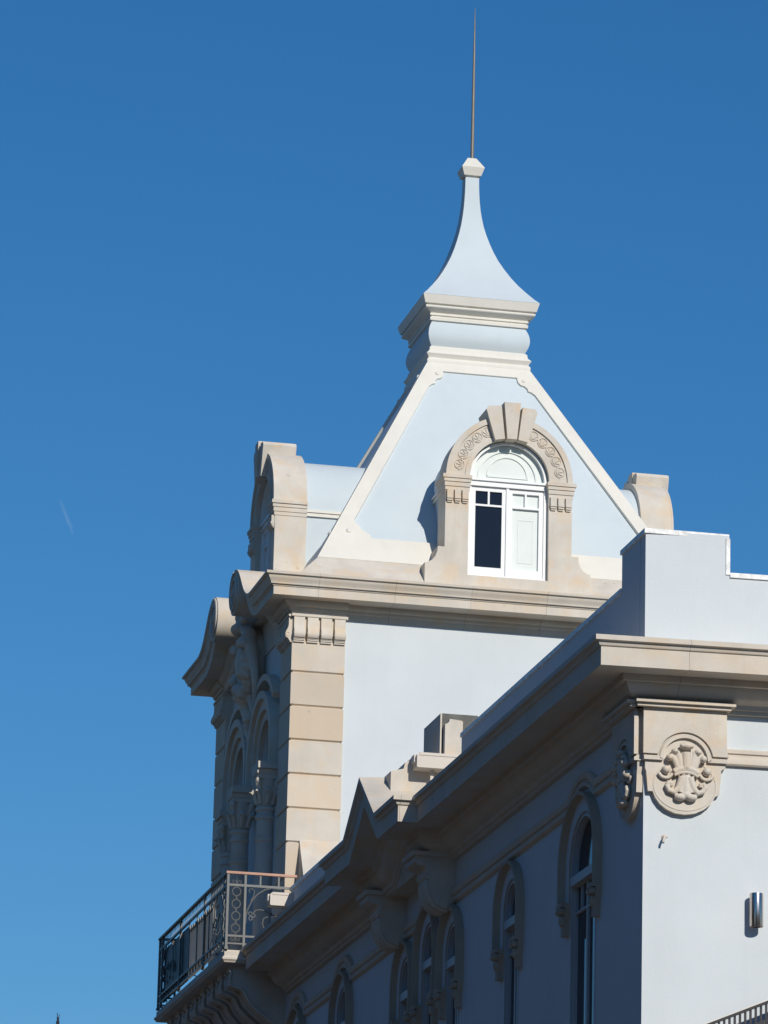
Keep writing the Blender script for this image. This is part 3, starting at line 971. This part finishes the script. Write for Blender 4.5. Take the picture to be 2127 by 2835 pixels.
# ---- attic block with concrete core over the bay
ab = MB().box(.05, .52, -9.86, -8.95, 13.2, 14.66)
ab_o = ab.build('attic_block', M['concrete'], wing)
MB().box(.521, .78, -9.84, -8.97, 13.2, 14.56).build('step', M['concrete'], ab_o)
MB().box(.03, .05, -9.87, -8.94, 13.2, 14.655).build('facing', M['stone'], ab_o)
sl = MB()
sl.plate([(.07, 13.9), (.29, 13.9), (.30, 14.54), (.285, 14.555), (.13, 14.57), (.12, 14.53), (.09, 14.505), (.07, 14.50)], 0, .10, FRONT(-9.87))
sl.build('slab', M['stone'], ab_o)
mb2 = MB()
mb2.plate([(-.62, 13.3), (.0, 13.3), (.0, 14.02), (-.30, 14.07), (-.34, 14.05), (-.38, 13.99), (-.44, 13.96), (-.46, 13.88), (-.62, 13.84)], 0, 1.1, FRONT(-8.9))
mb2.build('acroterion', M['stone'], wing)

# ---- string course on the street face, arching over the taller windows; then along the front
SCP = [(0, 0), (0, .045), (.015, .06), (.07, .06), (.085, .05), (.09, .03), (.12, .03), (.13, .05), (.165, .05), (.18, .03), (.185, 0)]
STR = 12.10
segs = []
path = [(-.5, STR)]
for (y, r, z), R in reversed(list(zip(WIN, RING))):
    RR = R + .13
    if z + R + .09 > STR - .02:
        dh = STR - z
        if RR > dh:
            hc = sqrt(RR * RR - dh * dh)
            a0 = atan2(dh, hc)
            path += arc(y, z, RR, a0, pi - a0, 18)
path += [(-18.80, STR), ]
sc = MB()
sc.sweep([(o - .0925, d) for o, d in SCP], path, F=lambda a, b, d: Vector((-d, a, b)), flip=True)
sc.sweep([(o - .0925, d) for o, d in SCP], [(.86, STR), (9.0, STR)], F=WF, flip=True)
sc.build('string_course', M['course'], wing)

# ---- windows with stone hoods
for (y, r, z), R in zip(WIN, RING):
    F = STREET(0.0, y)
    st_z = 11.02
    h = MB()
    o1, i1 = R, R - .12
    def horse(mb, ri, ro, d0, d1):
        mb.plate([(-ro, st_z), (-ri, st_z)] + list(reversed(arc(0, z, ri, 0, pi, 28))) + [(ri, st_z), (ro, st_z)] + arc(0, z, ro, 0, pi, 32), d0, d1, F)
    horse(h, R - .04, R, 0, .105)
    horse(h, r, r + .022, -.04, .024)
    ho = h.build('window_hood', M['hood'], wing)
    h2 = MB(); horse(h2, r + .022, R - .04, -.01, .02)
    h2.build('skylit_band', M['wall'], ho)  # wall colour stands in for hood stone under blue skylight
    for sg in (-1, 1):
        cb = MB()
        m_ = sg * (R + r) / 2
        hw = (R - r) / 2
        cb.box(m_ - hw, m_ + hw, st_z - .05, st_z, 0, .115, F)
        cb.plate([(m_ - hw, st_z - .05), (m_ - hw * .85, st_z - .13), (m_ - hw * .55, st_z - .19), (m_ - hw * .5, st_z - .36), (m_ + hw * .5, st_z - .36),
                  (m_ + hw * .55, st_z - .19), (m_ + hw * .85, st_z - .13), (m_ + hw, st_z - .05)], 0, .07, F)
        cb.ball((m_ - hw * .55, st_z - .09, .09), .042, .042, .05, 8, F)
        cb.ball((m_ + hw * .55, st_z - .09, .09), .042, .042, .05, 8, F)
        cb.ball((m_, st_z - .19, .07), hw * .5, .07, .045, 10, F)
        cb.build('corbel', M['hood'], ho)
    fr = MB()
    D0, D1 = -.10, -.04
    tz = z - .14
    outer = [(-r, SILL), (r, SILL)] + arc(0, z, r, 0, pi, 28)
    b_ = .05
    h1 = [(-r + b_, SILL + .08), (-.03, SILL + .08), (-.03, tz - .36), (-r + b_, tz - .36)]
    h2 = [(.03, SILL + .08), (r - b_, SILL + .08), (r - b_, tz - .36), (.03, tz - .36)]
    hs = [h1, h2]
    for (a0, a1) in ((-r + b_, -.03), (.03, r - b_)):
        m_ = (a0 + a1) / 2
        hs.append([(a0, tz - .33), (m_ - .012, tz - .33), (m_ - .012, tz - .06), (a0, tz - .06)])
        hs.append([(m_ + .012, tz - .33), (a1, tz - .33), (a1, tz - .06), (m_ + .012, tz - .06)])
    hs.append([(-r + b_ + .02, tz + .06), (r - b_ - .02, tz + .06)] + arc(0, z, r - b_, .02, pi - .02, 24))
    fr.plate(outer, D0, D1, F, hs)
    fr.box(-r, r, tz - .05, tz + .05, D1, D1 + .06, F)
    fr.plate([(-r, SILL), (-r + .035, SILL), (-r + .035, z)] + list(reversed(arc(0, z, r - .035, 0, pi, 24))) + [(r - .035, SILL), (r, SILL)] + arc(0, z, r, 0, pi, 28), D1, D1 + .05, F)
    fo = fr.build('window', M['joinery'], wing)
    MB().plate(outer, D0 + .015, D0 + .03, F).build('pane', M['glass'], fo)

# ---- consoles under the projecting bay
for yc in (-10.8, -8.08):
    cp = [(.05, 12.58), (-.52, 12.58), (-.53, 12.50), (-.46, 12.46), (-.40, 12.46), (-.37, 12.42), (-.385, 12.36), (-.36, 12.31), (-.335, 12.29), (-.34, 12.22), (-.325, 12.13),
          (-.29, 12.05), (-.24, 11.99), (-.16, 11.95), (-.08, 11.94), (.05, 11.94)]
    k = len(cp)
    cb = MB()
    y0, y1 = yc - .25, yc + .25
    vs = [(x, y0, z_) for x, z_ in cp] + [(x, y1, z_) for x, z_ in cp]
    tr = tessellate_polygon([[Vector((x, z_, 0)) for x, z_ in cp]])
    cb.add(vs, [(j, (j + 1) % k, (j + 1) % k + k, j + k) for j in range(k)] + [tuple(t) for t in tr] + [tuple(x + k for x in reversed(t)) for t in tr])
    for q in (-.17, -.06, .06, .17):
        cb.tube([(x - .008, yc + q, z_) for x, z_ in cp[8:-1]], .035, 6)
    cb.box(-.56, .02, y0 - .05, y1 + .05, 12.575, 12.63)
    cb.build('console', M['stone'], wing)

# ---- carved shield brackets at the corner
def shield(F, mir=1):
    X = lambda pts: [(mir * a, b) for a, b in pts]
    out = [(-.0, 12.56), (.868, 12.56), (.862, 12.35), (.862, 11.965), (.836, 11.955), (.817, 11.935), (.817, 11.898), (.798, 11.677), (.752, 11.658), (.735, 11.62), (.70, 11.568), (.635, 11.512),
           (.54, 11.466), (.43, 11.448), (.32, 11.458), (.23, 11.495), (.16, 11.548), (.11, 11.615), (.084, 11.679), (.031, 11.68), (.015, 11.858), (.012, 11.895), (.0, 11.92)]
    s = MB()
    s.plate(X(out), -.0, .07, F)
    # upper die, standing proud, cut by the arch
    cu, cw, R = .425, 12.02, .30
    die = [(-.03, 12.57), (-.03, 12.075), (cu - R, 12.075)] + list(reversed(arc(cu, cw, R, .185, pi - .185, 20))) + [(.89, 12.075), (.868, 12.14), (.866, 12.57)]
    s.plate(X(die), .07, .115, F)
    # moulding following the arch
    mp = [(.0, .0), (.0, .09), (.035, .09), (.045, .07), (.06, .06), (.06, .0)]
    Rm = R - .06
    pth = [(-.02, 12.01), (cu - Rm, 12.01)] + list(reversed(arc(cu, cw, Rm, .0, pi, 20))) + [(cu + Rm, 12.01), (.878, 12.01)]
    pth2 = [(mir * a, b) for a, b in pth]
    s.sweep([(o, d + .02) for o, d in mp], pth2, F=F, flip=(mir > 0))
    # abacus
    for (u0, u1, w0, w1, d) in ((-.13, .94, 12.60, 12.632, .22), (-.11, .90, 12.565, 12.60, .18)):
        s.box(min(mir * u0, mir * u1), max(mir * u0, mir * u1), w0, w1, 0, d, F)
    # thin border of the oval field
    s.tube([F(mir * (cu + .335 * cos(t)), 11.76 + .27 * sin(t), .07) for t in [i * 2 * pi / 40 for i in range(40)]], .008, 5, True)
    so = s.build('corner_bracket', M['stone'], wing, 30)
    r = MB()
    G = lambda u, w, d: F(mir * u, w, d)
    def T(pts, rad, rend=None, d=.11, sq=1.0):
        r.tube([G(a, b, d) for a, b in pts], rad, 10, r_end=rend)
    # flaring stem and its two-lobed foot
    T([(.43, 11.86), (.43, 11.78), (.43, 11.70), (.43, 11.64)], .040, .052, .10)
    T([(.405, 11.86), (.40, 11.76), (.375, 11.67)], .026, .040, .10)
    T([(.455, 11.86), (.46, 11.76), (.485, 11.67)], .026, .040, .10)
    r.ball((.368, 11.622, .105), .066, .040, .06, 14, G)
    r.ball((.488, 11.622, .105), .066, .040, .06, 14, G)
    r.ball((.428, 11.648, .105), .06, .045, .055, 14, G)
    # lower volutes, fat at the belly
    for q in (-1, 1):
        T([(.43 + q * a, b) for a, b in [(.045, 11.84), (.06, 11.78), (.085, 11.715), (.13, 11.672), (.18, 11.69), (.205, 11.735), (.188, 11.775), (.155, 11.765), (.157, 11.735)]], .040, .022, .11)
        T([(.43 + q * a, b) for a, b in [(.03, 11.84), (.045, 11.76), (.075, 11.69)]], .03, .018, .09)
    # side balls half wrapped by a ring
    for bu, sg in ((.212, -1), (.652, 1)):
        r.ball((bu, 11.905, .115), .046, .046, .06, 14, G)
        T([(bu + .070 * cos(t), 11.885 + .062 * sin(t)) for t in [pi * 1.05 + i * pi / 11 for i in range(11)]], .020, None, .10)
    # band
    T([(.295, 11.885), (.36, 11.918), (.43, 11.93), (.50, 11.918), (.565, 11.88)], .036, None, .115)
    T([(.30, 11.85), (.36, 11.878), (.43, 11.888), (.50, 11.878), (.56, 11.845)], .018, None, .125)
    # acanthus: solid leaf with curling tips
    r.plate([(mir * a, b) for a, b in [(.355, 11.92), (.505, 11.92), (.515, 12.0), (.50, 12.06), (.43, 12.085), (.36, 12.06), (.345, 12.0)]], .05, .115, F)
    T([(.43, 11.93), (.43, 12.03), (.43, 12.10)], .050, .055, .11)
    r.ball((.43, 12.165, .13), .062, .038, .06, 12, G)
    r.ball((.385, 12.165, .13), .032, .028, .05, 10, G)
    r.ball((.475, 12.165, .13), .032, .028, .05, 10, G)
    for q in (-1, 1):
        T([(.43 + q * a, b) for a, b in [(.06, 11.94), (.075, 12.03), (.095, 12.09), (.125, 12.115)]], .034, .034, .11)
        r.ball((.43 + q * .125, 12.105, .125), .040, .032, .055, 10, G)
        T([(.43 + q * a, b) for a, b in [(.09, 11.94), (.115, 12.00), (.145, 12.045), (.175, 12.055)]], .034, .036, .11)
        r.ball((.43 + q * .18, 12.035, .125), .042, .040, .06, 10, G)
    fuse(r.build('carving', M['stone'], so, 50), .005, 3)
shield(WF, 1)
shield(STREET(0.0, YC), 1)

# ================================================================== small things
def floodlight(y, z, label):
    o = thing('floodlight', label, 'floodlight', 'cream box floodlights along the parapet')
    F = FRONT(y)
    x0, x1 = -.345, .30
    b = MB()
    b.plate([(x0, z - .095), (x0 + .02, z - .105), (x1, z - .105), (x1, z + .085), (x0 + .03, z + .085), (x0, z + .055)], -.26, 0, F)
    b.build('housing', M['flood'], o)
    MB().box(x0 + .035, x1 + .01, z + .05, z + .086, -.27, .008, F).build('lid', M['flood'], o)
    MB().box(x0 - .025, x0 + .001, z - .03, z + .065, -.22, -.06, F).build('lamp_glass', M['flood'], o)
    p = MB().box(-.14, -.10, 13.2, z - .09, -.17, -.13, F)
    p.box(-.16, -.03, 13.2, 13.24, -.2, -.1, F)
    p.build('bracket', M['flood'], o)
    return o
floodlight(-10.25, 13.965, 'cream box floodlight beside the attic block above the pediment')
floodlight(-.72, 13.90, 'cream box floodlight in front of the balcony railing')

lamp = thing('wall_lamp', 'brushed steel cylinder lamp on the sunlit white wall', 'wall lamp')
lx, lz0, lz1 = 1.192, 10.295, 10.646
def lathe_w(prof, u, d, n=32):
    mb = MB(); c0 = WF(u, 0, d)
    return mb.lathe(prof, (c0.x, c0.y), n)
lathe_w([(.060, lz0 + .012), (.068, lz0 + .012), (.070, lz0), (.072, lz0 + .008), (.072, lz1 - .008), (.070, lz1), (.062, lz1), (.062, lz1 - .02)], lx, .105).build('housing', M['steel'], lamp)
MB().box(lx - .025, lx + .025, (lz0 + lz1) / 2 - .05, (lz0 + lz1) / 2 + .05, 0, .06, WF).build('bracket', M['steel'], lamp)

hook = thing('wall_hook', 'small bent metal hook on the white wall below the shield bracket', 'hook')
hk = MB()
hk.tube([WF(.222, 11.215, 0), WF(.222, 11.215, .045), WF(.215, 11.20, .075), WF(.20, 11.165, .085), WF(.197, 11.14, .08)], .013, 8)
hk.tube([WF(.20, 11.19, .07), WF(.245, 11.20, .075)], .012, 8)
hk.build('stem', M['flood'], hook)
MB().ball((.222, 11.215, .004), .028, .028, .006, 10, WF).build('plate', M['flood'], hook)

# sloping railing in front of the white wall
sr = thing('stair_railing', 'dark metal railing with flat bars climbing along the white wall', 'railing')
RD = .28
sl_ = .425
zr = lambda u: 9.505 + (u - 1.29) * sl_
u0, u1 = .2, 3.2
t = MB()
for (dz0, dz1, d0, d1) in ((-.03, 0, -.025, .025), (-.225, -.185, -.02, .02), (-.95, -.91, -.02, .02)):
    t.plate([(u0, zr(u0) + dz0), (u1, zr(u1) + dz0), (u1, zr(u1) + dz1), (u0, zr(u0) + dz1)], RD + d0, RD + d1, WF)
t.build('rail_frame', M['dark'], sr)
t = MB().plate([(u0, zr(u0)), (u1, zr(u1)), (u1, zr(u1) + .012), (u0, zr(u0) + .012)], RD - .03, RD + .03, WF)
t.build('handrail', M['trim'], sr)  # cream strip paints in the sunlit top edge of the dark rail
t = MB()
u = u0
while u < u1:
    t.box(u - .010, u + .010, zr(u) - .93, zr(u) - .02, RD - .015, RD + .015, WF)
    u += .0555
bo = t.build('bars', M['dark'], sr)
for u in (u0, u1):
    MB().box(u - .025, u + .025, 0.0, zr(u) - .02, RD - .025, RD + .025, WF).build('post', M['dark'], sr)

# distant mast, lower left
mast = thing('antenna_mast', 'slim dark mast with two thin rods far off at lower left', 'mast')
A = Vector((-42.0, 87.0, 0))
def ray_at(px, py, dist):
    f = 12800.0
    d = _R * ((px - 1063.5) / f) - _U * ((py - 1417.5) / f) - _B
    return CAM + d * dist
bse = ray_at(161, 2817, 160)
mm = MB().lathe([(.06, 0.0), (.045, bse.z - .25), (.06, bse.z - .24), (.06, bse.z - .14), (.04, bse.z - .12), (.04, bse.z - .03), (.05, bse.z - .02), (.05, bse.z)], (bse.x, bse.y), 10)
mm.build('pole', M['dark'], mast)
MB().tube([bse + Vector((-.02, 0, -.02)), bse + Vector((-.03, 0, .16))], .014, 6).build('rod', M['dark'], mast)
MB().tube([bse + Vector((.02, 0, -.02)), bse + Vector((.05, 0, .10))], .012, 6).build('rod', M['dark'], mast)

# neighbour with a red tiled roof, just peeping over the parapet at the right
nb = thing('neighbour_house', 'house behind the parapet at far right with dark red tiled roof', 'house')
ap = ray_at(2140, 1583, 92)
MB().box(ap.x - .9, ap.x + 9, ap.y - .8, ap.y + 9, 0, ap.z - .9).build('wall', M['plaster'], nb)
rf_ = MB()
x0, x1, y0, y1, ze, zp = ap.x - 1.3, ap.x + 9.4, ap.y - 1.2, ap.y + 9.4, ap.z - 1.0, ap.z
rf_.add([(x0, y0, ze), (x1, y0, ze), (x1, y1, ze), (x0, y1, ze), (ap.x, ap.y + 4, zp), (ap.x + 8, ap.y + 4, zp)],
        [(0, 1, 5, 4), (1, 2, 5), (2, 3, 4, 5), (3, 0, 4), (3, 2, 1, 0)])
rf_.build('roof', M['tile'], nb)

# faint contrail
ct = MB()
for (a, b_, ra, rb) in (((165, 1388), (190, 1452),   .3, .8), ((170, 1386), (200, 1462), .3, .8), ((166, 1383), (202, 1478), .25, .9)):
    p, q = ray_at(a[0], a[1], 3000), ray_at(b_[0], b_[1], 3000)
    pts = [p.lerp(q, i / 8) for i in range(9)]
    ct.tube(pts, ra, 8, r_end=rb)
ct_o = ct.build('contrail', M['vapour']); structure(ct_o, 'stuff')
ct_o['label'] = 'short faint double contrail in the blue sky at left'
